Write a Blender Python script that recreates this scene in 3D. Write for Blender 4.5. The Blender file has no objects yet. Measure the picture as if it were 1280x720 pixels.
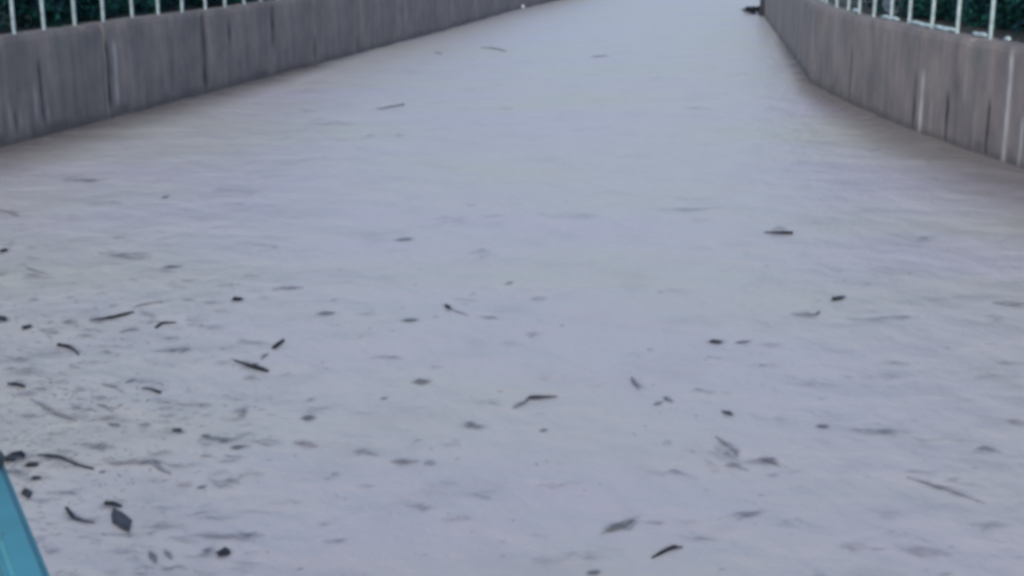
import bpy, bmesh, math, random
import numpy as np
from mathutils import Vector, noise

# ---------------------------------------------------------------- camera, sky, sun, exposure
SC = bpy.context.scene
COL = SC.collection
R = math.radians
CAM_H, FPX, PITCH = 2.2, 1720.0, math.atan(450 / 1720.0)
cam_d = bpy.data.cameras.new('camera')
cam = bpy.data.objects.new('camera', cam_d); COL.objects.link(cam)
cam.location = (0, 0, CAM_H)
cam.rotation_euler = (math.pi / 2 - PITCH, 0, 0)
cam_d.sensor_width = 36.0
cam_d.lens = 36.0 * FPX / 1280.0
cam_d.clip_start, cam_d.clip_end = 0.05, 2000
SC.camera = cam
SC.cycles.filter_width = 4.0            # the photograph is a soft video frame

SUN_EL, SUN_AZ = R(42), R(194)          # azimuth from +Y, clockwise: behind the viewer
w = bpy.data.worlds.new('World'); SC.world = w; w.use_nodes = True
nt = w.node_tree; nt.nodes.clear()
sky = nt.nodes.new('ShaderNodeTexSky'); sky.sky_type = 'NISHITA'; sky.sun_disc = False
sky.sun_elevation, sky.sun_rotation = SUN_EL, SUN_AZ
sky.air_density, sky.dust_density, sky.ozone_density = 1.0, 2.0, 1.0
bg = nt.nodes.new('ShaderNodeBackground'); bg.inputs['Strength'].default_value = 0.13
wo = nt.nodes.new('ShaderNodeOutputWorld')
nt.links.new(sky.outputs[0], bg.inputs[0]); nt.links.new(bg.outputs[0], wo.inputs[0])
sd = bpy.data.lights.new('sun', 'SUN'); sd.energy = 0.5; sd.angle = R(25); sd.color = (1, .96, .9)
so = bpy.data.objects.new('sun', sd); COL.objects.link(so)
sv = Vector((math.sin(SUN_AZ) * math.cos(SUN_EL), math.cos(SUN_AZ) * math.cos(SUN_EL), math.sin(SUN_EL)))
so.rotation_euler = sv.to_track_quat('Z', 'Y').to_euler()
SC.view_settings.view_transform = 'Standard'; SC.view_settings.look = 'None'
SC.view_settings.exposure = 0.78; SC.view_settings.gamma = 1.0

rng = random.Random(7)

# ---------------------------------------------------------------- helpers
def water_z(x, y):
    return (0.0035 * math.sin(1.7 * x + 2.9 * y + 0.6 * math.sin(1.3 * x)) + 0.003 * math.sin(-2.3 * x + 5.1 * y)
            + 0.002 * math.sin(4.1 * x + 8.3 * y + math.sin(2.2 * x)))

def ground_pt(px, py, z=0.0):
    """where the view ray of a photo pixel meets the level z"""
    c, s = math.cos(PITCH), math.sin(PITCH)
    dx, dy = (px - 640) / FPX, -(py - 360) / FPX
    d = (dx, c + dy * s, -s + dy * c)
    t = (z - CAM_H) / d[2]
    return Vector((d[0] * t, d[1] * t, z))

def px_per_m(p):
    return FPX / (p.y * math.cos(PITCH) + (CAM_H - p.z) * math.sin(PITCH))

def link(name, me, mat=None, parent=None):
    o = bpy.data.objects.new(name, me); COL.objects.link(o)
    if mat and me is not None and not me.materials: me.materials.append(mat)
    if parent: o.parent = parent
    return o

def tag(o, label=None, cat=None, group=None, kind=None):
    if label: o['label'] = label
    if cat: o['category'] = cat
    if group: o['group'] = group
    if kind: o['kind'] = kind
    return o

def empty(name, loc, label, cat, group=None):
    o = bpy.data.objects.new(name, None); COL.objects.link(o); o.location = loc
    o.empty_display_size = .2
    return tag(o, label, cat, group)

def mesh(name, verts, faces, smooth=False):
    me = bpy.data.meshes.new(name); me.from_pydata([tuple(v) for v in verts], [], faces); me.update()
    if smooth: me.polygons.foreach_set('use_smooth', [True] * len(me.polygons))
    return me

def tube(pts, rads, n=8, cap=True):
    """tapered tube along 3-D points: verts, faces"""
    V, F = [], []
    pts = [Vector(p) for p in pts]
    for i, p in enumerate(pts):
        a = pts[min(i + 1, len(pts) - 1)] - pts[max(i - 1, 0)]
        a.normalize()
        up = Vector((0, 0, 1)) if abs(a.z) < .9 else Vector((0, 1, 0))
        u = a.cross(up).normalized(); v = u.cross(a)
        for k in range(n):
            t = 2 * math.pi * k / n
            V.append(p + (u * math.cos(t) + v * math.sin(t)) * rads[i])
    for i in range(len(pts) - 1):
        for k in range(n):
            F.append((i * n + k, i * n + (k + 1) % n, (i + 1) * n + (k + 1) % n, (i + 1) * n + k))
    if cap:
        F.append(tuple(range(n - 1, -1, -1))); F.append(tuple(range((len(pts) - 1) * n, len(pts) * n)))
    return V, F

def bev_box(name, sx, sy, sz, bev=.006, seg=2):
    bm = bmesh.new(); bmesh.ops.create_cube(bm, size=1)
    for v in bm.verts: v.co = Vector((v.co.x * sx, v.co.y * sy, v.co.z * sz))
    bmesh.ops.bevel(bm, geom=bm.edges[:], offset=bev, segments=seg, affect='EDGES')
    me = bpy.data.meshes.new(name); bm.to_mesh(me); bm.free()
    return me

# ---------------------------------------------------------------- materials
def new_mat(name):
    m = bpy.data.materials.new(name); m.use_nodes = True
    n = m.node_tree.nodes; l = m.node_tree.links
    return m, n, l, n['Principled BSDF']

def noise_node(n, l, scale, detail=4, rough=.55, coord=None, vec_scale=None, rot=0):
    tc = n.new('ShaderNodeTexCoord'); mp = n.new('ShaderNodeMapping')
    l.new(tc.outputs[coord or 'Object'], mp.inputs[0])
    if vec_scale: mp.inputs['Scale'].default_value = vec_scale
    mp.inputs['Rotation'].default_value = (0, 0, rot)
    t = n.new('ShaderNodeTexNoise'); t.inputs['Scale'].default_value = scale
    t.inputs['Detail'].default_value = detail; t.inputs['Roughness'].default_value = rough
    l.new(mp.outputs[0], t.inputs['Vector'])
    return t

def ramp(n, l, src, stops):
    r = n.new('ShaderNodeValToRGB'); e = r.color_ramp.elements
    e[0].position, e[0].color = stops[0][0], (*stops[0][1], 1)
    e[1].position, e[1].color = stops[-1][0], (*stops[-1][1], 1)
    for p, c in stops[1:-1]:
        k = e.new(p); k.color = (*c, 1)
    l.new(src, r.inputs[0])
    return r

def simple(name, col, rough=.6, var=.25, scale=20, bump=.1, spec=None):
    m, n, l, b = new_mat(name)
    t = noise_node(n, l, scale)
    lo = tuple(c * (1 - var) for c in col); hi = tuple(min(1, c * (1 + var)) for c in col)
    r = ramp(n, l, t.outputs[0], [(.3, lo), (.7, hi)])
    l.new(r.outputs[0], b.inputs['Base Color']); b.inputs['Roughness'].default_value = rough
    if bump:
        bp = n.new('ShaderNodeBump'); bp.inputs['Strength'].default_value = bump; bp.inputs['Distance'].default_value = .01
        l.new(t.outputs[0], bp.inputs['Height']); l.new(bp.outputs[0], b.inputs['Normal'])
    if spec is not None: b.inputs['Specular IOR Level'].default_value = spec
    return m

def mat_water():
    m, n, l, b = new_mat('muddy_water')
    big = noise_node(n, l, .45, 3, .5, vec_scale=(.6, 1, 1), rot=R(12))
    r = ramp(n, l, big.outputs[0], [(.36, (.384, .362, .385)), (.5, (.384, .372, .366)), (.66, (.382, .374, .335))])
    # silt swirls dragged out by the current
    st = noise_node(n, l, 2.4, 6, .62, vec_scale=(.8, .8, 1), rot=R(18))
    r2 = ramp(n, l, st.outputs[0], [(.30, (.80, .80, .82)), (.46, (1, 1, 1)), (.7, (1.03, 1.03, 1.02))])
    mx = n.new('ShaderNodeMix'); mx.data_type = 'RGBA'; mx.blend_type = 'MULTIPLY'; mx.inputs[0].default_value = .6
    l.new(r.outputs[0], mx.inputs[6]); l.new(r2.outputs[0], mx.inputs[7])
    l.new(mx.outputs[2], b.inputs['Base Color'])
    b.inputs['Roughness'].default_value = .40; b.inputs['IOR'].default_value = 1.33
    a1 = noise_node(n, l, 2.6, 4, .55, vec_scale=(1.0, .9, 1), rot=R(25))
    a2 = noise_node(n, l, 9, 3, .5, vec_scale=(1, .8, 1), rot=R(-14))
    ad = n.new('ShaderNodeMath'); ad.operation = 'MULTIPLY_ADD'; ad.inputs[1].default_value = .16
    l.new(a2.outputs[0], ad.inputs[0]); l.new(a1.outputs[0], ad.inputs[2])
    bp = n.new('ShaderNodeBump'); bp.inputs['Strength'].default_value = .5; bp.inputs['Distance'].default_value = .11
    l.new(ad.outputs[0], bp.inputs['Height']); l.new(bp.outputs[0], b.inputs['Normal'])
    return m

def mat_film(name, col, rough, nscale=13, floor=.12):
    m, n, l, b = new_mat(name)
    b.inputs['Base Color'].default_value = (*col, 1); b.inputs['Roughness'].default_value = rough
    b.inputs['Specular IOR Level'].default_value = .25
    at = n.new('ShaderNodeAttribute'); at.attribute_name = 'cover'
    t = noise_node(n, l, nscale, 5, .62, vec_scale=(.7, 1.2, 1))
    mr = n.new('ShaderNodeMapRange'); mr.inputs[1].default_value, mr.inputs[2].default_value = .36, .60
    mr.inputs[3].default_value, mr.inputs[4].default_value = floor, 1.1; mr.clamp = True
    l.new(t.outputs[0], mr.inputs[0])
    mu = n.new('ShaderNodeMath'); mu.operation = 'MULTIPLY'
    l.new(at.outputs['Fac'], mu.inputs[0]); l.new(mr.outputs[0], mu.inputs[1]); l.new(mu.outputs[0], b.inputs['Alpha'])
    return m

def mat_concrete():
    m, n, l, b = new_mat('stained_concrete')
    t = noise_node(n, l, 2.0, 6, .66, vec_scale=(1, 1, .7))
    r = ramp(n, l, t.outputs[0], [(.3, (.138, .126, .128)), (.5, (.196, .174, .168)), (.70, (.262, .222, .206))])
    # rain runs: noise stretched down the face
    dr = noise_node(n, l, 3.2, 5, .6, vec_scale=(1.5, 1.5, .16))
    r2 = ramp(n, l, dr.outputs[0], [(.28, (.56, .58, .62)), (.48, (1, 1, 1)), (.70, (1.35, 1.28, 1.25))])
    mx = n.new('ShaderNodeMix'); mx.data_type = 'RGBA'; mx.blend_type = 'MULTIPLY'; mx.inputs[0].default_value = .6
    l.new(r.outputs[0], mx.inputs[6]); l.new(r2.outputs[0], mx.inputs[7])
    at = n.new('ShaderNodeAttribute'); at.attribute_name = 'stain'
    sep = n.new('ShaderNodeSeparateColor'); l.new(at.outputs['Color'], sep.inputs[0])
    cur = mx.outputs[2]
    for ch, col in ((0, (.022, .022, .030, 1)), (1, (.52, .50, .50, 1)), (2, (.085, .125, .115, 1))):
        mm = n.new('ShaderNodeMix'); mm.data_type = 'RGBA'
        l.new(sep.outputs[ch], mm.inputs[0]); l.new(cur, mm.inputs[6]); mm.inputs[7].default_value = col
        cur = mm.outputs[2]
    l.new(cur, b.inputs['Base Color']); b.inputs['Roughness'].default_value = .82
    f = noise_node(n, l, 28, 5, .65)
    bp = n.new('ShaderNodeBump'); bp.inputs['Strength'].default_value = .35; bp.inputs['Distance'].default_value = .012
    l.new(f.outputs[0], bp.inputs['Height']); l.new(bp.outputs[0], b.inputs['Normal'])
    return m

M_WATER = mat_water()
M_SILT_RIPPLE = mat_film('grey_silt_ripple', (.12, .122, .15), .6)
M_FOAM = mat_film('pale_foam', (.62, .61, .60), .7)
M_BAND = mat_film('brown_film', (.200, .176, .168), .6, 1.6, .62)
M_CONC = mat_concrete()
M_SOIL = simple('dark_soil', (.030, .032, .028), .95, .4, 9, .4)
M_WHITE = simple('white_rail_paint', (.42, .53, .54), .6, .32, 9, .3, .3)
M_LEAF = [simple('shrub_leaf', (.016, .088, .074), .8, .5, 3, 0, .12), simple('shrub_leaf_dark', (.012, .036, .056), .8, .5, 3, 0, .12)]
M_BARK = simple('bark', (.05, .04, .035), .9, .3, 20, .4)
def worn_paint():
    m = simple('turquoise_paint', (.038, .195, .245), .5, .18, 9, .12)
    n, l = m.node_tree.nodes, m.node_tree.links; b = n['Principled BSDF']
    t = noise_node(n, l, 38, 6, .68); r = ramp(n, l, t.outputs[0], [(.62, (0, 0, 0)), (.68, (1, 1, 1))])
    mx = n.new('ShaderNodeMix'); mx.data_type = 'RGBA'
    src = b.inputs['Base Color'].links[0].from_socket
    l.new(r.outputs[0], mx.inputs[0]); l.new(src, mx.inputs[6]); mx.inputs[7].default_value = (.035, .09, .11, 1)
    l.new(mx.outputs[2], b.inputs['Base Color']); return m
M_TEAL = worn_paint()
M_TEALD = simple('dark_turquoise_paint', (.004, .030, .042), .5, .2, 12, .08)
M_DECK = simple('dark_deck', (.02, .045, .05), .85, .25, 6, .3)
M_DARK = simple('wet_black_wood', (.014, .015, .020), .55, .4, 60, .3, .15)
M_MID = simple('wet_grey_wood', (.19,.19,.21), .6, .3, 60, .3, .15)
M_SOFT = simple('muddy_wood', (.25,.25,.275), .7, .2, 60, .2, .15)
M_OLIVE = simple('muddy_olive_leaf', (.20,.20,.185), .65, .25, 50, .2, .15)
M_STONE = simple('blue_grey_stone', (.22, .25, .30), .8, .3, 6, .4)
M_SCRAP = simple('white_plastic', (.62, .66, .68), .4, .06, 20, .05)
M_SLATE = simple('wet_slate_leaf', (.035, .037, .045), .55, .3, 40, .3, .2)
TONE = {'slate': M_SLATE, 'dark': M_DARK, 'mid': M_MID, 'soft': M_SOFT, 'olive': M_OLIVE}

# ---------------------------------------------------------------- water, ground
def foot(*pts):
    return [tuple(ground_pt(*p).xy) for p in pts]
LEFT = foot((0, 185), (135, 149.3), (255, 117.6), (342, 94.7), (394, 80.9), (447, 67), (497, 53.6), (545, 41), (592, 27.5), (640, 13.5), (690, 2))
_d = (Vector(LEFT[3]) - Vector(LEFT[0])).normalized()
_d2 = (Vector(LEFT[-1]) - Vector(LEFT[3])).normalized()
FAR_Y = 120.0
def run_to(p, d, y): return (p[0] + d.x / d.y * (y - p[1]), y)
N_SEEN_L = len(LEFT) + 1
LEFT = [run_to(LEFT[0], _d, -6.0)] + LEFT + [run_to(LEFT[-1], _d2, 58.0), run_to(LEFT[-1], _d2, FAR_Y)]
RIGHT = foot((1280, 212), (1145, 165), (1063, 130), (1022, 109), (1012, 103), (1006, 92), (985, 62), (965, 35), (955, 20))
_r = (Vector(RIGHT[0]) - Vector(RIGHT[1])).normalized()
RIGHT = [run_to(RIGHT[0], _r, -6.0), run_to(RIGHT[0], _r, RIGHT[0][1] - 3.2)] + RIGHT
_e = Vector(RIGHT[-1])
RIGHT2 = [(_e.x + 1.3, _e.y + .8)]
RIGHT2 += [run_to(RIGHT2[0], _d2, _e.y + 9), run_to(RIGHT2[0], _d2, _e.y + 18), run_to(RIGHT2[0], _d2, FAR_Y)]
WALL_TOP = .506 * CAM_H

def build_water():
    x0, x1, y0, y1 = -18, 52, -8, 121
    nx, ny = 320, 700
    # finer rows near the camera
    ys = y0 + (y1 - y0) * (np.linspace(0, 1, ny) ** 1.7)
    xs = np.linspace(x0, x1, nx)
    X, Y = np.meshgrid(xs, ys)
    Z = (0.0035 * np.sin(1.7 * X + 2.9 * Y + 0.6 * np.sin(1.3 * X)) + 0.003 * np.sin(-2.3 * X + 5.1 * Y)
         + 0.002 * np.sin(4.1 * X + 8.3 * Y + np.sin(2.2 * X)))
    co = np.stack([X, Y, Z], -1).reshape(-1, 3)
    idx = np.arange(nx * ny).reshape(ny, nx)
    q = np.stack([idx[:-1, :-1], idx[:-1, 1:], idx[1:, 1:], idx[1:, :-1]], -1).reshape(-1, 4)
    me = bpy.data.meshes.new('water')
    me.vertices.add(len(co)); me.vertices.foreach_set('co', co.ravel())
    me.loops.add(q.size); me.loops.foreach_set('vertex_index', q.ravel())
    me.polygons.add(len(q)); me.polygons.foreach_set('loop_start', np.arange(0, q.size, 4))
    me.update(calc_edges=True); me.polygons.foreach_set('use_smooth', [True] * len(q))
    tag(link('water', me, M_WATER), 'muddy grey flood water filling the walled channel', kind='structure')
build_water()

def offset_line(line, d):
    """line moved sideways by d (positive = right of travel)"""
    out = []
    for i, p in enumerate(line):
        a = Vector(line[max(i - 1, 0)]); b = Vector(line[min(i + 1, len(line) - 1)])
        t = (b - a).normalized(); out.append((p[0] + t.y * d, p[1] - t.x * d))
    return out

def build_ground():
    # banks behind the walls, level with the wall tops and out to the horizon; the land closes the channel far upstream
    zb = WALL_TOP - .05
    for side, line, far in ((-1, LEFT, -900), (1, RIGHT + RIGHT2, 900)):
        ln = offset_line(line, .24 * side)
        V, F = [], []
        N = 14
        for p in ln:
            for k in range(N + 1):
                u = (k / N) ** 3
                x = p[0] + (far - p[0]) * u
                V.append((x, p[1], zb + (0 if k == 0 else .03 * noise.noise(Vector((x * .7, p[1] * .7, 3))))))
        for i in range(len(ln) - 1):
            for k in range(N):
                a = i * (N + 1) + k
                f = (a, a + 1, a + N + 2, a + N + 1)
                F.append(f if side > 0 else f[::-1])
        tag(link('ground', mesh('ground', V, F), M_SOIL), 'dark bank ground behind the ' + ('left' if side < 0 else 'right') + ' channel wall', kind='structure')
    F_ = FAR_Y; xa, xb = LEFT[-1][0] - .5, RIGHT2[-1][0] + .5
    V = [(-900, F_, zb), (900, F_, zb), (900, 1500, zb), (-900, 1500, zb), (xa, F_, zb), (xb, F_, zb), (xa, F_, -1), (xb, F_, -1)]
    tag(link('ground', mesh('ground', V, [(0, 1, 2, 3), (4, 5, 7, 6)]), M_SOIL), 'flat land far upstream', kind='structure')
build_ground()

# ---------------------------------------------------------------- channel walls, panel by panel
def panel_mesh(a, b, top_fn, stains, thick=.30):
    """one cast panel from a to b (water side first), recessed at both ends; stain = vertex colour (dark, pale, mossy)"""
    a, b = Vector((*a, 0)), Vector((*b, 0))
    L = (b - a).length; t = (b - a) / L
    nrm = Vector((t.y, -t.x, 0))            # away from the water is decided by the caller through the order
    gap, z0 = .012, -.8
    nu, nv = max(8, int(L / .022)), 30
    V, S, F = [], [], []
    for i in range(nu + 1):
        s = gap + (L - 2 * gap) * i / nu
        edge = min(s - gap, L - gap - s)
        ztop = top_fn(a + t * s)
        for j in range(nv + 1):
            z = z0 + (ztop - z0) * (j / nv)
            p = a + t * s
            q = p + Vector((0, 0, z))
            d = .010 * noise.noise(Vector((q.x * 1.3, q.y * 1.3, z * 1.1))) + .004 * noise.noise(Vector((q.x * 9, q.y * 9, z * .8)))
            if edge < .02: d += (.02 - edge) * .8                  # worn arrises at the joints
            if ztop - z < .03: d += .012 * (1 - (ztop - z) / .03)
            dk = pl = gr = 0.0
            for (sx, sy, zl, zh, wd, kind, amt) in stains:
                r = math.hypot(p.x - sx, p.y - sy)
                if r > 3.2 * wd + .05: continue
                wob = .35 * wd * noise.noise(Vector((sx * 7, sy * 7, z * 5)))
                sgn = 1 if (p - Vector((sx, sy, 0))).dot(t) > 0 else -1
                e = math.exp(-((r * sgn + wob) / wd) ** 2)
                m = .14
                f = max(0, min(1, (z - zl) / m + .5)) * max(0, min(1, (zh - z) / m + .5))
                f *= .95 + .45 * noise.noise(Vector((sx * 3, sy * 3, z * 6)))
                if kind == 'd': dk = max(dk, e * f * amt); d += .012 * e * f * amt
                elif kind == 'p': pl = max(pl, e * f * amt); d -= .006 * e * f * amt
                else: gr = max(gr, e * f * amt)
            tide = .07 + .07 * noise.noise(Vector((q.x * 2.3, q.y * 2.3, 4))) + .03 * noise.noise(Vector((q.x * 11, q.y * 11, 4)))
            if z < tide + .04: dk = max(dk, .42 * min(1, (tide + .04 - z) / .05))
            V.append(q + nrm * d); S.append((min(1, dk), min(1, pl), min(1, gr), 1))
    W = nv + 1
    for i in range(nu):
        for j in range(nv):
            F.append((i * W + j, i * W + j + 1, (i + 1) * W + j + 1, (i + 1) * W + j))
    # body behind the face
    n0 = len(V)
    for i in range(nu + 1):
        s = gap + (L - 2 * gap) * i / nu
        p = a + t * s + nrm * thick
        V.append(p + Vector((0, 0, top_fn(a + t * s) - .004))); S.append((.15, 0, .35, 1))
        V.append(p + Vector((0, 0, z0))); S.append((0, 0, 0, 1))
    for i in range(nu):
        F.append((i * W + nv, n0 + 2 * i, n0 + 2 * i + 2, (i + 1) * W + nv))
        F.append((n0 + 2 * i, n0 + 2 * i + 1, n0 + 2 * i + 3, n0 + 2 * i + 2))
    F.append(tuple([j for j in range(W - 1, -1, -1)] + [n0 + 1, n0])); 
    e = nu * W
    F.append(tuple([e + j for j in range(W)] + [n0 + 2 * nu, n0 + 2 * nu + 1]))
    # verts are stored relative to the panel's foot so that the object's origin sits on it
    V = [v - a for v in V]
    me = mesh('panel', V, F)
    bm = bmesh.new(); bm.from_mesh(me); bmesh.ops.recalc_face_normals(bm, faces=bm.faces); bm.to_mesh(me); bm.free()
    ca = me.color_attributes.new('stain', 'FLOAT_COLOR', 'POINT')
    ca.data.foreach_set('color', [c for s in S for c in s])
    return me

def on_line(px, line):
    """(x, y) on a wall's foot line under photo column px, and the height on the wall of photo row py"""
    best = None
    c, s = math.cos(PITCH), math.sin(PITCH)
    for i in range(len(line) - 1):
        a, b = Vector(line[i]), Vector(line[i + 1])
        for k in range(60):
            p = a.lerp(b, k / 60)
            fw = p.y * c + CAM_H * s
            if fw < 1: continue
            e = abs(640 + FPX * p.x / fw - px)
            if best is None or e < best[0]: best = (e, p)
    return best[1]

def wall_z(p, py):
    lo, hi = -.5, 2.4
    c, s = math.cos(PITCH), math.sin(PITCH)
    for _ in range(30):
        z = (lo + hi) / 2
        fw = p.y * c - (z - CAM_H) * s; up = p.y * s + (z - CAM_H) * c
        if 360 - FPX * up / fw > py: lo = z
        else: hi = z
    return z

def on_wall(px, py, line):
    """(x, y, z) on the vertical wall face seen at photo point (px, py)"""
    c, s = math.cos(PITCH), math.sin(PITCH)
    dx, dy = (px - 640) / FPX, -(py - 360) / FPX
    d = (dx, c + dy * s, -s + dy * c)
    for i in range(len(line) - 1):
        a, b = Vector(line[i]), Vector(line[i + 1]); e = b - a
        den = d[0] * e.y - d[1] * e.x
        if abs(den) < 1e-9: continue
        t = (a.x * e.y - a.y * e.x) / den
        u = ((d[0] * t - a.x) * e.x + (d[1] * t - a.y) * e.y) / e.length_squared
        if t > 0 and -.001 <= u <= 1.001:
            return d[0] * t, d[1] * t, CAM_H + d[2] * t
    return None

def stain(px, py0, py1, line, wpx, kind, amt):
    """a vertical run between photo rows py0 (upper) and py1 (lower)"""
    h = on_wall(px, (py0 + py1) / 2, line)
    if h is None: return None
    x, y, z = h
    ppm = px_per_m(Vector((x, y, z)))
    zh = on_wall(px, py0, line); zl = on_wall(px, py1, line)
    zt = zh[2] if zh else z + .3
    zb = zl[2] if zl else z - .3
    return (x, y, zb, zt, wpx / ppm, kind, amt)

STAIN_L = [(136, 52, 132, 4.6, 'd', 1), (145, 52, 130, 4.5, 'p', .5), (52, 78, 152, 4, 'd', .85), (45, 112, 148, 3, 'p', .45), (60, 128, 150, 2, 'p', .4),
           (20, 138, 164, 3, 'd', .7), (12, 130, 160, 2.5, 'p', .4), (26, 138, 160, 2, 'p', .4), (93, 55, 155, 3.5, 'd', .35), (255, 18, 108, 4.6, 'd', .95),
           (287, 26, 54, 4, 'd', .9), (292, 30, 54, 2, 'p', .3), (342, 8, 58, 4.6, 'd', .95), (178, 30, 60, 3, 'd', .3), (394, 46, 72, 4, 'd', .6), (447, 44, 66, 6, 'd', .45),
           (545, -20, 32, 2.5, 'd', .6), (44, 121, 128, 3, 'd', .7), (75, 46, 64, 14, 'g', .55), (110, 46, 60, 12, 'g', .5), (30, 52, 110, 5, 'd', .25), (240, 20, 40, 16, 'g', .3),
           (215, 40, 100, 6, 'd', .2), (165, 60, 120, 5, 'p', .12), (320, 20, 80, 8, 'p', .10), (2, 60, 175, 3, 'd', .35)]
STAIN_R = [(1142, 92, 168, 4.6, 'd', 1), (1151.5, 92, 164, 5, 'p', 1), (1163, 125, 164, 3, 'p', .3), (1182, 118, 182, 4.2, 'd', 1), (1233, 128, 200, 4.4, 'd', 1),
           (1259, 66, 206, 5, 'p', .8), (1276, 150, 210, 4.5, 'p', .65), (1207, 90, 128, 3, 'p', .25), (1175, 50, 95, 5, 'd', .25), (1063, 60, 132, 3.2, 'd', .9),
           (1045, 78, 112, 3, 'd', .4), (1010, 6, 102, 3.5, 'd', .75), (1016, 12, 75, 3, 'p', .35), (1000, 0, 80, 9, 'p', .18), (975, -20, 50, 12, 'p', .15), (1045, 20, 100, 14, 'p', .10), (1243, 60, 180, 8, 'd', .22), (1225, 58, 80, 20, 'g', .5), (1195, 90, 190, 5, 'd', .2),
           (1105, 40, 120, 6, 'p', .10), (1090, 24, 60, 5, 'd', .2), (985, 20, 62, 4, 'd', .35), (957, -10, 20, 2, 'd', .6), (1219, 110, 190, 3, 'p', .15)]

def build_wall(name, line, side, stains, joints, label):
    base = Vector((*line[len(line) // 2], 0))
    root = empty(name, base, label, 'wall')
    def top_fn(p):
        return WALL_TOP + .018 * noise.noise(Vector((p.x * .6, p.y * .6, 5))) + .010 * noise.noise(Vector((p.x * 3, p.y * 3, 9))) - .10 * max(0, noise.noise(Vector((p.x * 5, p.y * 5, 2))) - .38)
    for a, b in zip(joints[:-1], joints[1:]):
        A, B = (a, b) if side > 0 else (b, a)
        # order so that nrm points away from the water
        me = panel_mesh(A, B, top_fn, stains)
        o = link('panel', me, M_CONC, root); o.location = Vector((*A, 0)) - base
    return root

def split(line, step):
    out = [line[0]]
    for a, b in zip(line[:-1], line[1:]):
        L = math.dist(a, b); k = max(1, round(L / step))
        out += [tuple(Vector(a).lerp(Vector(b), i / k)) for i in range(1, k + 1)]
    return out

sl = [s for s in (stain(*a[:3], LEFT, *a[3:]) for a in STAIN_L) if s]
sr = [s for s in (stain(*a[:3], RIGHT, *a[3:]) for a in STAIN_R) if s]
near_l = [p for p in split(LEFT[:2], 3.0) if p[1] > 6.0]
build_wall('channel_wall', LEFT, -1, sl, near_l + split(LEFT[1:N_SEEN_L + 1], 3.1)[1:], 'long grey concrete channel wall on the left with dark drip stains under the railing')
build_wall('channel_wall', RIGHT, 1, sr, [p for p in split(RIGHT, 3.0) if p[1] > 6.0], 'grey concrete channel wall on the right that bends inward with pale lime runs')
build_wall('channel_wall', RIGHT2, 1, [], [RIGHT[-1]] + split(RIGHT2[:3], 3.0), 'far stretch of concrete wall stepping back behind the dark corner on the right')

# ---------------------------------------------------------------- railings
def bar_mesh(h, r, lean=0.0):
    V, F = tube([(0, 0, -.04), (lean * .3, 0, .02), (lean * .5, 0, h * .4), (lean, 0, h)], [r * 1.3, r, r, r], 8)
    return mesh('baluster', V, F, True)

def build_railing(line, s_vals, label, bottom):
    """bars stand on the wall top at distances s along the line"""
    P = [Vector((*p, WALL_TOP)) for p in line]
    cum = [0]
    for a, b in zip(P[:-1], P[1:]): cum.append(cum[-1] + (b - a).length)
    def at(s):
        for i in range(len(P) - 1):
            if s <= cum[i + 1] or i == len(P) - 2:
                return P[i].lerp(P[i + 1], (s - cum[i]) / (cum[i + 1] - cum[i]))
    root = empty('railing', at(s_vals[0]), label, 'railing')
    o0 = root.location.copy()
    bars = [bar_mesh(1.0, .021, l) for l in (-.012, .0, .015)]
    pts = []
    for i, s in enumerate(s_vals):
        p = at(s); pts.append(p)
        o = link('baluster', bars[rng.randrange(3)], M_WHITE, root); o.location = p - o0
        o.rotation_euler = (rng.gauss(0, .012), rng.gauss(0, .012), rng.uniform(0, 6.28))
    up = Vector((0, 0, 1.0))
    for a, b in zip(pts[:-1:4], list(pts[4::4]) + [pts[-1]]):
        V, F = tube([a + up - o0, b + up - o0], [.028, .028], 10)
        link('top_rail', mesh('top_rail', V, F, True), M_WHITE, root)
    for (k, f0, f1) in bottom:                       # lengths of the bottom rail that still show
        a, b = pts[k].lerp(pts[k + 1], f0), pts[k].lerp(pts[k + 1], f1)
        n = 5; pp = []
        for q in range(n + 1):
            v = a.lerp(b, q / n) - o0; v.z += .022 + .006 * math.sin(q * 1.7 + k); pp.append(v)
        V, F = tube(pp, [.012, .022, .026, .025, .022, .014], 8)
        link('bottom_rail', mesh('bottom_rail', V, F, True), M_WHITE, root)
    return root, at

def s_on(line, px, py):
    """distance along a railing line of the bar whose foot shows nearest photo column px"""
    c, s = math.cos(PITCH), math.sin(PITCH); best = None; acc = 0
    for a, b in zip(line[:-1], line[1:]):
        a, b = Vector(a), Vector(b); L = (b - a).length
        for k in range(200):
            p = a.lerp(b, k / 200); fw = p.y * c - (WALL_TOP - CAM_H) * s
            if fw > 1:
                e = abs(640 + FPX * p.x / fw - px)
                if best is None or e < best[0]: best = (e, acc + L * k / 200)
        acc += L
    return best[1]

RL = offset_line(LEFT[:N_SEEN_L + 1], -.17); RR = offset_line(RIGHT, .22)
sL = [s_on(RL, x, 0) for x in (18, 55, 94, 129, 166, 198, 227.5, 257, 281, 305, 326, 347)]
pitchL = (sL[-1] - sL[0]) / (len(sL) - 1)
sL = [sL[0] - pitchL * k for k in range(6, 0, -1)] + sL + [sL[-1] + pitchL * k for k in range(1, 26)]
sR = sorted(s_on(RR, x, 0) for x in (1290, 1238, 1196, 1165, 1136, 1114, 1092, 1074, 1060, 1046, 1033))
pitchR = (sR[-1] - sR[0]) / (len(sR) - 1)
sR = [sR[0] - pitchR * k for k in range(5, 0, -1)] + sR + [sR[-1] + pitchR * k for k in range(1, 16)]
build_railing(RL, sL, 'white barred railing on top of the left channel wall', [])
build_railing(RR, sR, 'white barred railing on top of the right channel wall with a broken bottom rail',
              [(5, .52, .64), (6, .1, .5), (7, .0, .92), (8, .02, .95), (9, .55, 1.0), (10, .1, .5), (12, .1, .5)])

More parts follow.
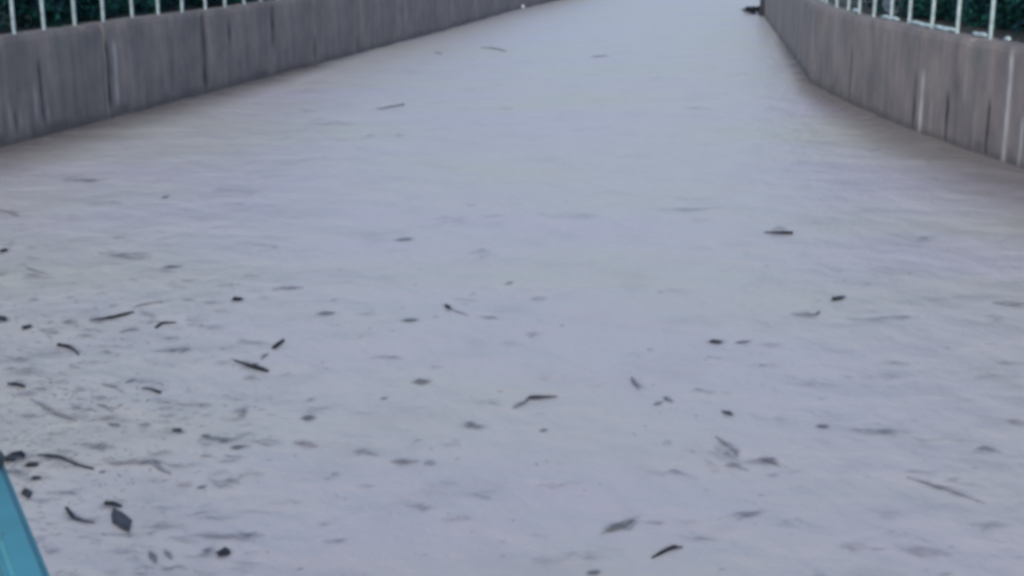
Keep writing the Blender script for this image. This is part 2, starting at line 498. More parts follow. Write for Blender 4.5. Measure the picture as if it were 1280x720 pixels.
# ---------------------------------------------------------------- shrubs behind the railings
def crown_mesh(seed, rx, ry, h, n):
    r = random.Random(seed); V, F, MI = [], [], []
    lobes = [(r.uniform(-.5, .5) * rx, r.uniform(-.5, .5) * ry, r.uniform(.12, .8) * h, r.uniform(.32, .55)) for _ in range(12)]
    for i in range(n):
        lx, ly, lz, lr = r.choice(lobes)
        d = Vector((r.gauss(0, 1), r.gauss(0, 1), r.gauss(0, 1))).normalized() * lr * (r.random() ** .35) * 1.15
        c = Vector((lx, ly, lz)) + d
        if c.z < .01: c.z = r.uniform(.01, .25)
        a = (d.normalized() * .6 + Vector((r.gauss(0, 1), r.gauss(0, 1), r.gauss(0, .8))) * .6).normalized()
        u = a.orthogonal().normalized(); u.rotate(__import__('mathutils').Quaternion(a, r.uniform(0, 6.28)))
        v = a.cross(u); L, W = r.uniform(.05, .10), r.uniform(.018, .032)
        k = len(V)
        V += [c - u * L * .5, c + v * W + a * .004, c + u * L * .5 - a * .012, c - v * W + a * .004]
        F += [(k, k + 1, k + 2), (k, k + 2, k + 3)]
        m = 0 if r.random() < .6 else 1
        MI += [m, m]
    me = mesh('crown', V, F); me.materials.append(M_LEAF[0]); me.materials.append(M_LEAF[1])
    me.polygons.foreach_set('material_index', MI)
    return me

def trunk_mesh(seed, h):
    r = random.Random(seed); V, F = [], []
    for b in range(5):
        a = r.uniform(0, 6.28); sp = r.uniform(.15, .5)
        pts = [(0, 0, -.1), (math.cos(a) * sp * .3, math.sin(a) * sp * .3, h * .35), (math.cos(a) * sp, math.sin(a) * sp, h * .8)]
        v, f = tube(pts, [.03, .022, .008], 6); k = len(V); V += v; F += [tuple(q + k for q in g) for g in f]
    return mesh('trunk', V, F, True)

CROWNS = [crown_mesh(s, .85, .62, 1.15, 4600) for s in (1, 2, 3, 4)]
TRUNKS = [trunk_mesh(s, 1.1) for s in (1, 2)]
def shrubs(line, d, s0, s1, step, label, group):
    ln = offset_line(line, d); P = [Vector((*p, WALL_TOP - .06)) for p in ln]; acc = 0; s = s0; k = 0
    for a, b in zip(P[:-1], P[1:]):
        L = (b - a).length
        while s <= acc + L and s < s1:
            if s >= acc:
                p = a.lerp(b, (s - acc) / L) + Vector((rng.uniform(-.12, .12), rng.uniform(-.15, .15), 0))
                o = empty('shrub', p, label, 'shrub', group); o.rotation_euler = (0, 0, rng.uniform(0, 6.28))
                sc = rng.uniform(.85, 1.15); o.scale = (sc, sc, sc)
                link('crown', CROWNS[k % 4], None, o); link('trunk', TRUNKS[k % 2], M_BARK, o); k += 1
            s += step
        acc += L
def s_of(line, i): return sum(math.dist(a, b) for a, b in zip(line[:i], line[1:i + 1]))
shrubs(LEFT, -1.2, s_of(LEFT, 1) - .8, s_of(LEFT, 5) + 1.2, 1.0, 'dark green leafy shrub close behind the white bars of the left railing', 'shrubs behind the left railing')
shrubs(RIGHT, 1.28, s_of(RIGHT, 2) - .8, s_of(RIGHT, 6) + 1.0, 1.0, 'dark green leafy shrub close behind the white bars of the right railing', 'shrubs behind the right railing')

# ---------------------------------------------------------------- floating debris
HALO = []
HALO_COV = {'slate': .4, 'dark': .5, 'mid': .5, 'soft': .55, 'olive': .4}
SINK = {'dark': .35, 'mid': 0.0, 'soft': -.35}
SLIM = {'dark': .95, 'mid': .8, 'soft': .8}
def widths(wd, n):
    if not isinstance(wd, (list, tuple)):
        return [wd * (.45 + .55 * math.sin(math.pi * (.15 + .7 * i / (n - 1)))) for i in range(n)]
    out = []
    for i in range(n):
        f = i / (n - 1) * (len(wd) - 1); k = min(int(f), len(wd) - 2)
        out.append(wd[k] + (wd[k + 1] - wd[k]) * (f - k))
    return out

def smooth_pts(pts, per=5):
    P = [Vector(p) for p in pts]
    if len(P) == 2: return [P[0].lerp(P[1], i / 6) for i in range(7)]
    out = []
    Q = [P[0] * 2 - P[1]] + P + [P[-1] * 2 - P[-2]]
    for i in range(1, len(Q) - 2):
        for k in range(per):
            t = k / per; a, b, c, d = Q[i - 1], Q[i], Q[i + 1], Q[i + 2]
            out.append(.5 * ((2 * b) + (c - a) * t + (2 * a - 5 * b + 4 * c - d) * t * t + (3 * b - a - 3 * c + d) * t ** 3))
    out.append(P[-1])
    return out

def twig(px, wd, tone, label, fork=None, group=None, cat='twig', name='twig'):
    """a stick afloat, from photo points; a fork is a list of side shoots (start fraction, photo tip, width)"""
    G = smooth_pts([ground_pt(*p) for p in px]); n = len(G)
    mid = G[n // 2]; ppm = px_per_m(mid)
    rr = [max(.0014, SLIM[tone] * q / 2 / ppm) for q in widths(wd, n)]
    HALO.append((px, max(wd) * 1.15 + 1.2, HALO_COV[tone]))
    rr = [q * (1 + .25 * noise.noise(Vector((g.x * 30, g.y * 30, 1)))) for q, g in zip(rr, G)]
    P = []
    for i, g in enumerate(G):
        g = g.copy(); g.z = water_z(g.x, g.y) + rr[i] * SINK[tone] + .0015
        P.append(g)
    V, F = tube(P, rr, 8)
    for (f, tip, w2) in (fork or []):
        s = P[int(f * (n - 1))]; e = ground_pt(*tip); e.z = water_z(e.x, e.y) + .003
        m = s.lerp(e, .5) + Vector((0, 0, .006))
        v, q = tube([s, m, e], [w2 / 2 / ppm, w2 / 2.4 / ppm, .0015], 6); k = len(V)
        V += v; F += [tuple(x + k for x in g) for g in q]
    base = Vector((mid.x, mid.y, water_z(mid.x, mid.y)))
    o = link(name, mesh(name, [v - base for v in V], F, True), TONE[tone]); o.location = base
    return tag(o, label, cat, group)

def leaf(p0, p1, wpx, tone, label, curl=.35, seed=0, group=None, cat='leaf', name='leaf', lift=.003):
    """a curled leaf afloat from stalk p0 to tip p1 (photo points), wpx wide"""
    if tone == 'dark': curl *= .6
    if tone in ('mid', 'soft', 'olive'): curl, lift, wpx = curl * .2, .001, wpx * .8
    HALO.append(([(p0[0] - (p1[0] - p0[0]) * .3, p0[1] - (p1[1] - p0[1]) * .3), ((p0[0] + p1[0]) / 2, (p0[1] + p1[1]) / 2), (p1[0] + (p1[0] - p0[0]) * .3, p1[1] + (p1[1] - p0[1]) * .3)], wpx * .75 + 1, HALO_COV[tone] * .9))
    a, b = ground_pt(*p0), ground_pt(*p1); L = (b - a).length; mid = (a + b) / 2; ppm = px_per_m(mid)
    dep = math.atan2(CAM_H, mid.y)
    d = (b - a) / L; side = Vector((-d.y, d.x, 0))
    # photo width -> real width, allowing for foreshortening across the line of sight
    fs = math.hypot(side.x, side.y * math.sin(dep)); W = wpx / ppm / max(.25, fs) / 2
    W = min(W, L * .62)
    r = random.Random(seed + int(p0[0] * 7 + p0[1])); nu, nv = 8, 4
    tw = r.uniform(-.3, .3); V, F = [], []
    for layer in (0, 1):
        for i in range(nu + 1):
            u = i / nu
            prof = (math.sin(math.pi * min(1, u * 1.02 + .02)) ** .75) * (1 - .35 * u) * 1.25 + .05
            prof *= 1 + .14 * math.sin(i * 2.1 + r.random() * 2) + r.uniform(-.12, .12)
            for j in range(nv + 1):
                v = (j / nv - .5) * 2
                p = a + d * (L * u) + side * (W * prof * v)
                z = lift + curl * W * (abs(v) ** 1.6) * prof * .9 + curl * L * .12 * (2 * u - 1) ** 2 + tw * W * v * .25 * u - .15 * W * curl * math.exp(-(v * 4) ** 2)
                p.z = water_z(p.x, p.y) + max(.0015, z) + (-.0012 if layer else 0)
                V.append(p)
    n1 = (nu + 1) * (nv + 1); Wd = nv + 1
    for i in range(nu):
        for j in range(nv):
            q = (i * Wd + j, (i + 1) * Wd + j, (i + 1) * Wd + j + 1, i * Wd + j + 1)
            F.append(q); F.append(tuple(x + n1 for x in q[::-1]))
    rim = [i * Wd for i in range(nu + 1)] + [nu * Wd + j for j in range(1, nv + 1)] + [i * Wd + nv for i in range(nu - 1, -1, -1)] + [j for j in range(nv - 1, 0, -1)]
    for i in range(len(rim)):
        x, y = rim[i], rim[(i + 1) % len(rim)]; F.append((x, x + n1, y + n1, y))
    # stalk
    st = a - d * L * .22; st.z = water_z(st.x, st.y) + .002
    v, q = tube([st, a + Vector((0, 0, lift + .004)), a + d * L * .3 + Vector((0, 0, lift + .004))], [.0012, .0016, .001], 5); k = len(V)
    V += v; F += [tuple(x + k for x in g) for g in q]
    base = Vector((mid.x, mid.y, water_z(mid.x, mid.y)))
    o = link(name, mesh(name, [p - base for p in V], F, True), TONE[tone]); o.location = base
    return tag(o, label, cat, group)

# dark sticks, clearest first
twig([(112, 400), (130, 399), (148, 396), (167, 391)], [1.5, 4, 6, 2.5], 'dark', 'long black twig with a thick middle lying almost level, left, under a thinner grey twig')
twig([(165, 386), (182, 382), (203, 379)], [1.5, 3, 3], 'mid', 'thinner grey twig just above the long level black one at left')
twig([(195, 409), (203, 404), (220, 403)], [4, 4, 2], 'dark', 'short bent dark twig to the right below the long level black one')
twig([(150, 415), (160, 412), (174, 411)], [4, 3, 2], 'mid', 'faint short grey twig between two dark ones at left', cat='twig')
twig([(73, 431), (84, 433), (93, 437), (98, 443)], [6, 5, 3, 2], 'dark', 'dark twig with a thick left head and a tail hooking downward, left side')
twig([(293, 451), (307, 456), (320, 460), (335, 464)], [2, 4, 7, 4], 'dark', 'bold black stick slanting down right, alone left of centre', fork=[(.55, (323, 455), 2)])
twig([(342, 436), (348, 431), (354, 426)], [5, 6, 4], 'dark', 'stubby dark twig tilted upward, just right above the bold slanting black stick')
twig([(326, 450), (331, 445), (335, 442)], [3, 4, 2], 'soft', 'faint small twig below the stubby tilted one')
twig([(39, 500), (58, 510), (72, 518), (95, 527)], [1.5, 4, 5, 2], 'mid', 'long grey twig sloping down right, above the turquoise rail')
twig([(47, 570), (62, 572), (76, 574), (100, 583), (117, 587)], [2, 5, 4, 3, 3], 'dark', 'long dark twig trailing right from the debris beside the turquoise rail')
twig([(144, 583), (165, 579), (187, 579), (200, 587), (213, 593)], [2, 5, 5, 5, 3], 'mid', 'long arched grey twig right of the one trailing from the turquoise rail')
twig([(83, 634), (90, 644), (97, 649), (117, 653)], [5, 5, 4, 2], 'dark', 'bent dark twig shaped like an elbow, right of the turquoise rail')
twig([(131, 628), (141, 629), (151, 632)], [6, 7, 4], 'dark', 'short thick black twig lying just above the broad dark leaf')
twig([(10, 482), (20, 483), (31, 486)], [3, 6, 4], 'dark', 'short dark twig at the left edge, above the long sloping grey one')
twig([(177, 486), (188, 487), (200, 492)], [1.5, 3, 5], 'dark', 'thin twig with a dark right end in the left drift')
twig([(128, 481), (143, 485), (154, 492)], [2, 3, 4], 'soft', 'faint curved twig left of the thin one with a dark end')
twig([(120, 506), (130, 509), (141, 516)], [2, 3, 4], 'soft', 'faint short twig sloping down in the middle of the left drift')
twig([(34, 336), (46, 341), (64, 345)], [3, 3, 1.5], 'mid', 'slim curved grey twig near the left edge below the brown shallows')
twig([(640, 511), (650, 506), (662, 500)], [3, 4, 2.5], 'soft', 'pale short twig touching the left tip of the dark pointed one near the centre')
twig([(661, 498), (672, 498), (697, 496)], [5, 5, 1.2], 'dark', 'dark twig tapering to a point toward the right, near the centre', fork=[(.25, (655, 502), 2)])
twig([(815, 699), (828, 692), (838, 687), (853, 684)], [2.5, 5, 6, 2], 'dark', 'dark twig tilted upward at the bottom edge, right of centre', fork=[(.5, (846, 682), 2.5)])
twig([(955, 292), (972, 293), (991, 294)], [1.5, 4, 6], 'dark', 'straight dark twig with a thick right end, right of centre in open water')
twig([(965, 288), (975, 286), (985, 287)], [1.5, 3, 1.5], 'soft', 'faint sliver just above the straight dark twig with a thick right end')
twig([(988, 393), (1005, 394), (1018, 394), (1023, 391)], [1.5, 4, 4, 5], 'mid', 'curved grey twig with an upturned right end, below the small dark leaf at right')
twig([(1133, 596), (1165, 606), (1200, 618), (1230, 629)], [3, 4, 5, 6], 'soft', 'very long faint stick sloping down right at the lower right')
twig([(470, 137), (486, 134), (504, 131)], [2, 4, 5], 'mid', 'slim grey twig in the far water nearest the left wall')
twig([(601, 60), (616, 61), (632, 64)], [2, 4, 4], 'mid', 'far grey twig near the top, left of the small far leaf')
twig([(133, 319), (155, 321), (172, 323), (189, 322)], [3, 4, 5, 4], 'soft', 'long faint level twig above the long black one at left')
twig([(337, 364), (356, 362), (379, 361)], [1.5, 4, 2], 'soft', 'thin faint level streak of twig right of the black leaf scrap')
twig([(441, 564), (456, 565), (474, 570)], [2, 6, 3], 'soft', 'faint grey stick lying left of two others in a broken row at bottom centre')
twig([(488, 577), (507, 578), (524, 576)], [3, 5, 3], 'soft', 'faint grey stick, middle piece of the broken row at bottom centre')
twig([(529, 580), (545, 579)], [4, 4], 'soft', 'short faint end piece of the broken row at bottom centre')
twig([(367, 553), (382, 556), (397, 559)], [2, 6, 3], 'mid', 'grey twig sloping slightly, left of the broken row at bottom centre')
twig([(790, 474), (793, 480), (799, 489)], [4, 4, 2], 'soft', 'faint hooked twig standing upright in the picture, right of centre')
twig([(895, 547), (906, 556), (918, 564), (921, 572)], [4, 5, 6, 4], 'soft', 'faint crooked twig forming the upper limb of the tangle at lower right')
twig([(905, 582), (919, 583), (936, 588)], [5, 5, 4], 'soft', 'faint twig forming the lower limb of the tangle at lower right')
twig([(948, 573), (962, 577), (976, 584)], [3, 6, 3], 'soft', 'faint thick twig right of the tangle at lower right')
twig([(1240, 379), (1256, 381), (1285, 381)], [2, 5, 5], 'mid', 'grey stick-shaped dark ripple at the right edge below the pale foam')  # this tube stands in for the dark of a ripple
twig([(1258, 527), (1270, 529), (1290, 531)], [2, 4, 4], 'soft', 'faint stick cut by the right edge of the picture')
twig([(0, 263), (12, 266), (23, 271)], [4, 5, 3], 'mid', 'brownish stick at the left edge in the shallows below the wall')
twig([(222, 604), (230, 606), (240, 607)], [3, 5, 2], 'soft', 'small faint twig left of a grey speck, under the long arched twig')
# leaves and scraps
leaf((159, 665), (142, 634), 17, 'slate', 'broad dark triangular leaf under the short thick black twig, lower left', curl=.15)
leaf((30, 412), (38, 407), 9, 'dark', 'small pointed dark leaf curled up near the left edge', curl=.6)
leaf((291, 377), (304, 375), 7, 'dark', 'black humped leaf scrap alone above the bold slanting black stick', curl=.7)
leaf((0, 314), (10, 314), 7, 'dark', 'black leaf scrap at the left edge above the slim curved twig', curl=.5)
leaf((-2, 397), (6, 403), 9, 'dark', 'black scrap of leaf cut by the left edge beside the curled pointed leaf', curl=.5)
leaf((8, 572), (30, 576), 13, 'dark', 'large dark wet leaf touching the end of the turquoise rail', curl=.4)
leaf((32, 584), (49, 580), 9, 'dark', 'oblong black leaf right below the large wet one by the turquoise rail', curl=.4)
leaf((41, 599), (51, 596), 9, 'dark', 'small dark round leaf under the oblong one by the turquoise rail', curl=.5)
leaf((31, 611), (36, 622), 9, 'dark', 'small dark leaf hugging the edge of the turquoise rail', curl=.5)
leaf((217, 539), (227, 542), 7, 'dark', 'tiny black leaf at the right end of the left drift', curl=.6)
leaf((290, 561), (306, 559), 7, 'mid', 'small grey leaf ending a short row of specks right of the drift', curl=.5)
leaf((557, 382), (563, 388), 6, 'dark', 'tiny black seed-like scrap with a faint tail, near the centre', curl=.7)
twig([(563, 387), (575, 392), (587, 396)], [3, 3, 1.5], 'soft', 'faint tail drifting right from the tiny black scrap near the centre')
leaf((504, 402), (522, 401), 6, 'mid', 'flat dark grey leaf left of the tiny black scrap near the centre', curl=.3)
leaf((495, 302), (515, 300), 6, 'mid', 'flat grey leaf in the upper middle of the open water', curl=.3)
leaf((1041, 376), (1055, 371), 8, 'dark', 'small dark leaf with a thin stalk, right of centre', curl=.5)
leaf((887, 428), (904, 427), 5, 'dark', 'thin dark leaf, left one of a pair right of centre', curl=.3)
leaf((922, 429), (938, 426), 6, 'mid', 'thin grey leaf, right one of a pair right of centre', curl=.3)
leaf((904, 515), (916, 520), 7, 'dark', 'small black leaf above the faint tangle at lower right', curl=.5)
leaf((831, 498), (841, 503), 8, 'mid', 'small grey leaf, right one of two touching specks right of centre', curl=.5)
leaf((819, 506), (828, 502), 7, 'soft', 'small pale leaf, left one of two touching specks right of centre', curl=.5)
leaf((1022, 535), (1035, 534), 6, 'mid', 'small grey leaf alone at lower right, above the long faint stick', curl=.4)
leaf((758, 665), (792, 649), 14, 'olive', 'large pale olive leaf tilted up, bottom centre right', curl=.2)
leaf((735, 719), (750, 717), 7, 'mid', 'dark leaf cut by the bottom edge near the centre', curl=.4)
leaf((741, 71), (760, 70), 6, 'mid', 'small grey leaf in the far water at top centre', curl=.4)
leaf((545, 66), (552, 68), 6, 'mid', 'tiny far scrap near the dark seam of the left wall', curl=.5)
leaf((518, 478), (537, 477), 8, 'olive', 'small olive leaf left of the dark pointed twig near the centre', curl=.25)
leaf((378, 525), (394, 524), 7, 'mid', 'small grey leaf above the slightly sloping twig at bottom left of centre', curl=.4)
leaf((398, 393), (418, 392), 6, 'soft', 'flat faint leaf left of the centre scraps', curl=.3)
leaf((272, 692), (288, 693), 9, 'dark', 'black leaf at the bottom edge left of centre', curl=.4)
leaf((188, 692), (195, 705), 9, 'mid', 'small upright grey leaf at the bottom left', curl=.5)
leaf((207, 690), (214, 700), 7, 'soft', 'small faint leaf just right of the upright grey one at the bottom left', curl=.5)
leaf((137, 530), (150, 534), 8, 'mid', 'small grey leaf low in the left drift', curl=.4)
leaf((158, 479), (168, 475), 7, 'mid', 'small dark grey leaf high in the left drift', curl=.5)
leaf((252, 547), (262, 546), 6, 'soft', 'faint speck of leaf, first of the row right of the drift', curl=.4)
leaf((275, 555), (285, 552), 7, 'soft', 'faint speck of leaf, middle of the row right of the drift', curl=.4)
leaf((125, 591), (132, 589), 6, 'mid', 'grey speck of leaf between the two long twigs by the turquoise rail', curl=.5)
leaf((248, 610), (258, 607), 6, 'mid', 'grey speck of leaf right of the small faint twig at lower left', curl=.5)
leaf((203, 247), (211, 247), 5, 'mid', 'tiny grey scrap in the upper left of the open water', curl=.4)
leaf((676, 538), (683, 536), 5, 'soft', 'tiny pale scrap below the dark pointed twig near the centre', curl=.4)
leaf((477, 499), (484, 497), 5, 'soft', 'tiny pale scrap left of the small olive leaf', curl=.4)
leaf((633, 355), (641, 353), 4, 'soft', 'tiny pale scrap in the clear middle of the water', curl=.4)
leaf((205, 335), (225, 334), 5, 'soft', 'flat faint leaf right of the long faint level twig at left', curl=.3)

# clump caught at the far right corner, scrap at the foot of the left wall
def clump():
    c = ground_pt(946, 17); V, F = [], []; r = random.Random(5)
    for i in range(22):
        a = r.uniform(-.7, .7) + (math.pi if r.random() < .5 else 0); L = r.uniform(.18, .42)
        m = Vector((r.uniform(-.22, .26), r.uniform(-.35, .35), r.uniform(.02, .12)))
        d = Vector((math.cos(a), math.sin(a), r.uniform(-.15, .25))) * L * .5
        v, f = tube([m - d, m + Vector((0, 0, .04)), m + d], [.02, .045, .012], 6); k = len(V); V += v; F += [tuple(x + k for x in g) for g in f]
    o = link('branch_clump', mesh('branch_clump', V, F, True), M_DARK); o.location = c
    tag(o, 'dark clump of branches caught at the foot of the far right wall corner', 'debris')
    V, F = tube([(0, 0, -.6), (0, 0, .3), (.01, 0, 1.45)], [.085, .08, .075], 10)
    o = link('mooring_post', mesh('mooring_post', V, F, True), simple('wet_dark_timber', (.03, .035, .05), .7, .3, 20, .3)); o.location = ground_pt(953, 20)
    tag(o, 'dark upright post standing against the far right wall corner', 'post')
clump()
def scrap():
    c = ground_pt(652, 10.5)
    bm = bmesh.new(); bmesh.ops.create_icosphere(bm, subdivisions=3, radius=1)
    for v in bm.verts:
        k = 1 + .25 * noise.noise(v.co * 1.7); v.co = Vector((v.co.x * .10 * k, v.co.y * .08 * k, v.co.z * .07 * k + .04))
    me = bpy.data.meshes.new('foam_scrap'); bm.to_mesh(me); bm.free()
    me.polygons.foreach_set('use_smooth', [True] * len(me.polygons))
    o = link('foam_scrap', me, M_SCRAP); o.location = c
    tag(o, 'small white scrap of foam caught against the foot of the left wall', 'scrap')
scrap()
def stone():
    bm = bmesh.new(); bmesh.ops.create_icosphere(bm, subdivisions=4, radius=1)
    for v in bm.verts:
        k = 1 + .3 * noise.noise(v.co * 1.3) + .1 * noise.noise(v.co * 4); v.co = Vector((v.co.x * .22 * k, v.co.y * .25 * k, v.co.z * .2 * k + .1))
    me = bpy.data.meshes.new('stone'); bm.to_mesh(me); bm.free()
    o = link('stone', me, M_STONE)
    p = ground_pt(1126, 14, WALL_TOP); o.location = (p.x, p.y, WALL_TOP)
    tag(o, 'pale blue-grey stone among the dark shrubs behind the right railing', 'stone')
stone()

# ---------------------------------------------------------------- silt, painted ripple darks and foam on the water (nobody could count it)
def film(name, streaks, mat, label):
    """feathered films: each streak is photo points with a half-width in pixels and a cover"""
    V, F, A = [], [], []
    for pts, wd, cov in streaks:
        G = smooth_pts([ground_pt(*p) for p in pts], 6); n = len(G); ppm = px_per_m(G[n // 2]); m = 8
        dep = math.atan2(CAM_H, G[n // 2].y)
        k0 = len(V)
        for i, g in enumerate(G):
            t = (G[min(i + 1, n - 1)] - G[max(i - 1, 0)]).normalized(); s = Vector((-t.y, t.x, 0))
            fs = max(.2, math.hypot(s.x, s.y * math.sin(dep)))
            W = wd / ppm / fs * (.6 + .4 * math.sin(math.pi * i / (n - 1))) * (1 + .5 * noise.noise(g * 9))
            e = math.sin(math.pi * i / (n - 1)) ** .8
            for j in range(m + 1):
                v = 2 * j / m - 1; p = g + s * (W * v)
                V.append((p.x, p.y, water_z(p.x, p.y) + .006)); A.append(cov * e * (math.cos(v * math.pi / 2) ** 1.5 if abs(v) < 1 else 0))
        for i in range(n - 1):
            for j in range(m):
                a = k0 + i * (m + 1) + j; F.append((a, a + m + 1, a + m + 2, a + 1))
    me = mesh(name, V, F, True)
    at = me.attributes.new('cover', 'FLOAT', 'POINT'); at.data.foreach_set('value', A)
    return tag(link(name, me, mat), label, kind='stuff')

S = []
def smudge(x, y, w, h, cov, slope=0.0):
    if x > 380: cov *= .78
    for k in range(2 if w > 20 else 1):              # each smudge is a few ragged threads side by side
        f = 1 if k == 0 else rng.uniform(.35, .7)
        xx, yy = (x, y) if k == 0 else (x + rng.uniform(-.4, .4) * w, y + rng.uniform(-.9, .9) * h)
        u, sl = w * f, slope + (0 if k == 0 else rng.uniform(-.15, .15))
        S.append(([(xx - u / 2, yy - sl * u / 2 + rng.uniform(-.3, .3) * h), (xx - u / 6, yy + rng.uniform(-.35, .35) * h), (xx + u / 6, yy + rng.uniform(-.35, .35) * h), (xx + u / 2, yy + sl * u / 2 + rng.uniform(-.3, .3) * h)], h * (.8 if k == 0 else .5), cov * 1.15))
for a in [(158, 318, 70, 5, .5, .04), (223, 439, 40, 6, .6), (185, 393, 22, 9, .35, .6), (88, 405, 26, 6, .4), (66, 416, 24, 6, .3), (133, 441, 16, 5, .4), (42, 375, 16, 5, .4), (593, 533, 40, 8, .6),
          (600, 317, 30, 10, .3), (563, 273, 50, 6, .2), (610, 399, 36, 5, .4, .1), (457, 393, 30, 5, .35), (480, 447, 50, 5, .3), (300, 517, 26, 10, .4), (134, 563, 30, 5, .5), (288, 673, 70, 8, .5, .12),
          (260, 692, 14, 14, .35, .8), (303, 595, 24, 5, .4), (299, 560, 26, 6, .3), (523, 636, 36, 8, .5), (570, 650, 44, 7, .3), (415, 678, 30, 6, .3), (597, 622, 36, 6, .25), (457, 612, 30, 5, .3), (413, 598, 24, 7, .3),
          (390, 500, 16, 7, .4), (932, 642, 56, 7, .6, -.2), (775, 657, 50, 8, .4, -.4), (1100, 541, 80, 7, .6, .12), (1170, 552, 80, 5, .25, .12), (1234, 566, 40, 8, .55), (835, 592, 80, 5, .4, .2), (881, 490, 40, 5, .3),
          (834, 557, 12, 8, .3), (858, 262, 90, 4, .35, -.03), (673, 374, 26, 5, .3), (668, 417, 26, 5, .35), (1103, 400, 90, 4, .4), (893, 448, 26, 4, .3), (962, 430, 36, 7, .3), (1083, 357, 16, 5, .3), (384, 140, 26, 4, .4),
          (494, 170, 26, 4, .35), (460, 171, 24, 4, .3), (412, 155, 70, 4, .3), (633, 135, 20, 4, .3), (870, 137, 40, 4, .35), (110, 225, 70, 6, .5, -.08), (130, 255, 60, 5, .2), (516, 90, 30, 5, .25), (905, 570, 40, 16, .35, .5),
          (960, 580, 50, 7, .35, .2), (797, 484, 16, 9, .3, 1), (30, 470, 60, 9, .3), (45, 490, 46, 6, .3), (90, 520, 80, 9, .2, .25), (180, 533, 20, 5, .4), (205, 530, 30, 4, .3), (280, 553, 60, 6, .35, .15), (60, 575, 60, 7, .3, .1), (180, 580, 80, 6, .35, .1),
          (20, 590, 40, 8, .35), (100, 650, 50, 7, .3, .3), (190, 667, 14, 6, .35), (60, 440, 60, 6, .2), (25, 450, 40, 7, .25), (700, 610, 60, 7, .2), (1030, 480, 70, 6, .2), (1100, 470, 60, 6, .2), (1180, 610, 90, 6, .3, .33),
          (1150, 690, 80, 10, .3, .15), (1240, 660, 70, 9, .25, .1), (690, 700, 60, 8, .25), (1120, 640, 50, 9, .2), (720, 270, 80, 7, .15), (300, 240, 70, 6, .15), (1250, 470, 60, 5, .25), (1150, 300, 70, 6, .25, .2), (1120, 455, 50, 5, .2)]:
    smudge(*a)
r2 = random.Random(21)
for _ in range(240):                                     # weaker threads of silt, thicker toward the left drift
    if r2.random() < .6: x, y = r2.uniform(-20, 330), r2.uniform(330, 730)
    else: x, y = r2.uniform(0, 1290), 40 + 690 * r2.random() ** .8
    w = r2.uniform(14, 46) * (.45 + y / 900)
    smudge(x, y, w, r2.uniform(2.5, 5) * (.5 + y / 800), r2.uniform(.12, .34), r2.uniform(-.1, .22))
film('silt_ripple_streaks', S + HALO, M_SILT_RIPPLE, 'soft grey silt streaks, painted ripple darks and sunken bits on the flood water')  # also paints dark ripple troughs and soft rims round the debris
FO = []
for (x, y, w_, h, c) in [(1262, 318, 40, 5, .7), (1250, 332, 50, 4, .4), (1262, 350, 40, 4, .4), (1240, 300, 40, 5, .25), (43, 414, 14, 4, .5), (28, 578, 24, 5, .5), (55, 541, 26, 9, .35), (36, 550, 16, 8, .3), (650, 502, 16, 3, .3), (306, 364, 14, 3, .3), (555, 379, 12, 4, .3), (664, 360, 60, 5, .2), (250, 372, 50, 4, .12)]:
    FO.append(([(x - w_ / 2, y - 1), (x, y), (x + w_ / 2, y + 1)], h, c))
film('foam_streaks', FO, M_FOAM, 'pale foam flecks on the water near the right wall and around the debris')

def litter():
    """bark crumbs and leaf bits in the drift, far too many to count"""
    V, F = [], []; r = random.Random(33)
    for i in range(900):
        if r.random() < .8: x, y = abs(r.gauss(0, 150)) - 15, r.triangular(350, 735, 520)
        else: x, y = r.uniform(0, 1280), r.uniform(330, 735)
        c = ground_pt(x, y); c.z = water_z(c.x, c.y); ppm = px_per_m(c)
        L = r.choice((2.5, 3, 4, 6, 9, 13)) * r.uniform(.7, 1.2) / ppm; a = r.gauss(-.2, .7); t = r.uniform(1.0, 1.9) / 2 / ppm
        d = Vector((math.cos(a), math.sin(a), 0)) * L / 2; k = Vector((-d.y, d.x, 0)) * r.uniform(-.3, .3)
        v, f = tube([c - d, c + k + Vector((0, 0, t * .3)), c + d], [t * .5, t, t * .4], 5); q = len(V); V += v; F += [tuple(z + q for z in g) for g in f]
    tag(link('fine_litter', mesh('fine_litter', V, F, True), M_MID), 'fine dark litter of bark crumbs and leaf bits drifting at the near left', kind='stuff')
litter()

def band():
    """brown film along the wall feet, thinning out into the stream"""
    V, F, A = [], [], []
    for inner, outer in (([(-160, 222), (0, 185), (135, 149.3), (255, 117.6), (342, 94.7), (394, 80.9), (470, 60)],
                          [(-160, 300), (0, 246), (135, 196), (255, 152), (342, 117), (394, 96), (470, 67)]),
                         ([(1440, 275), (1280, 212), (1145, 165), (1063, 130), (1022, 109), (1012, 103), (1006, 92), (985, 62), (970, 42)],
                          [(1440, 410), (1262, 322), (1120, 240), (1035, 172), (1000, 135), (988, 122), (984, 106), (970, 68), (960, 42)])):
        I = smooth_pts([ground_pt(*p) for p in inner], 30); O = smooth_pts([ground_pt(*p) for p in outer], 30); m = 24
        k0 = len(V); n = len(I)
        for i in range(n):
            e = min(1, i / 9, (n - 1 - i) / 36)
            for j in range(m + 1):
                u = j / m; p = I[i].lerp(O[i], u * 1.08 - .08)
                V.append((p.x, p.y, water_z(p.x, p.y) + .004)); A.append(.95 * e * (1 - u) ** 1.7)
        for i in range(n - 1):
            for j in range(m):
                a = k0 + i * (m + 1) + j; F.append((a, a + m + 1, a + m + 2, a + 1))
    me = mesh('brown_band', V, F, True)
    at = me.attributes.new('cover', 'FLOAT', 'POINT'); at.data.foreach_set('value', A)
    tag(link('brown_band', me, M_BAND), 'brown film on the water along the foot of the walls', kind='stuff')
band()

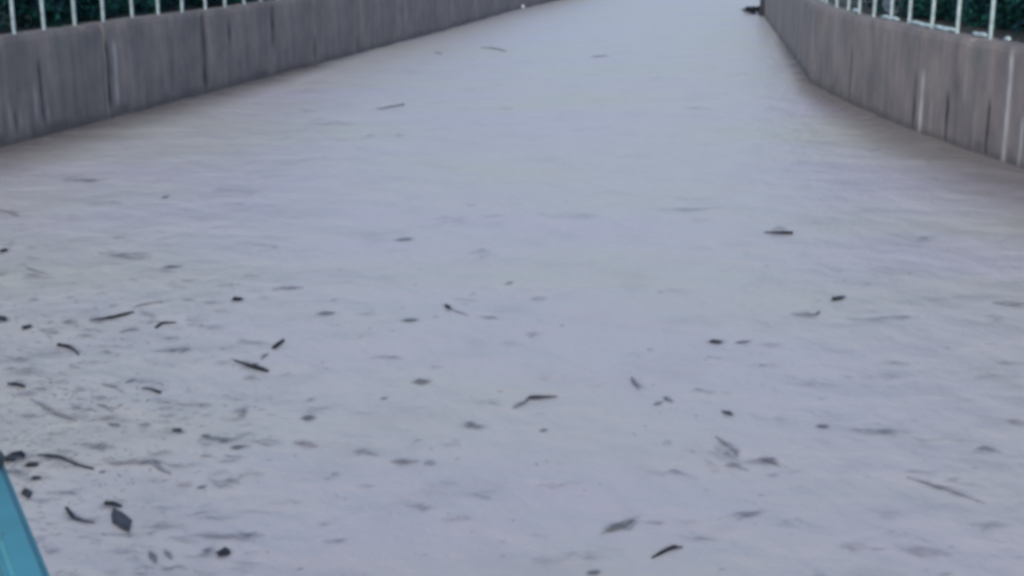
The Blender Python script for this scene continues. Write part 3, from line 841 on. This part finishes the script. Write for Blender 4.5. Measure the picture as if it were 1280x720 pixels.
# ---------------------------------------------------------------- turquoise rail in front of the viewer, and what it stands on
def near_rail():
    ZR = CAM_H - .54
    ZD = ZR - 1.0
    # the rail runs level from under the viewer out to the left
    def P(x, y, z=ZR): return ground_pt(x, y, z)
    a0, b0 = P(8, 720), P(66, 720)
    d = (P(25, 622) - P(66, 720)); d.normalize()
    side = Vector((d.y, -d.x, 0)); wid = (b0 - a0).dot(side)
    c0 = (a0 + b0) / 2 
    ang = math.atan2(d.y, d.x)
    base = c0 + d * .3; base.z = ZD
    root = empty('guard_rail', base, 'turquoise painted metal guard rail cutting the bottom left corner', 'railing')
    L0, L1 = -1.6, 2.2
    me = bev_box('handrail', L1 - L0, wid, .05, .008, 3)
    o = link('handrail', me, M_TEAL, root); o.rotation_euler = (0, 0, ang); o.location = c0 + d * (L0 + L1) / 2 - base + Vector((0, 0, -.025))
    o = link('mid_rail', bev_box('mid_rail', L1 - L0, wid * .6, .04, .008, 2), M_TEALD, root); o.rotation_euler = (0, 0, ang)
    o.location = c0 + d * (L0 + L1) / 2 - base + Vector((0, 0, -.5)) - side * .012
    pm = bev_box('post', wid * .7, wid * .7, .96, .006, 2)
    for s in (-1.5, -.3, .92, 2.1):
        o = link('post', pm, M_TEALD, root); o.rotation_euler = (0, 0, ang); o.location = c0 + d * s - base + Vector((0, 0, -.53)) - side * .012
    bm = bmesh.new(); bmesh.ops.create_uvsphere(bm, u_segments=20, v_segments=12, radius=1)
    for v in bm.verts: v.co = Vector((v.co.x * .012, v.co.y * .022, v.co.z * .012))
    me = bpy.data.meshes.new('post_cap'); bm.to_mesh(me); bm.free(); me.polygons.foreach_set('use_smooth', [True] * len(me.polygons))
    o = link('post_cap', me, M_TEALD, root); o.location = P(-11, 578, ZR + .004) - base
    # concrete landing that carries it, left of the rail line
    nl = -side
    q = [c0 + d * L0 * 1.3 + side * .01, c0 + d * L1 + side * .01, c0 + d * L1 + nl * 2.5, c0 + d * L0 * 1.3 + nl * 2.5]
    V = [(p.x, p.y, ZD) for p in q] + [(p.x, p.y, -.8) for p in q]
    me = mesh('landing', V, [(0, 1, 2, 3), (7, 6, 5, 4), (0, 4, 5, 1), (1, 5, 6, 2), (2, 6, 7, 3), (3, 7, 4, 0)])
    tag(link('landing', me, M_DECK), 'dark landing under the turquoise guard rail', kind='structure')
near_rail()
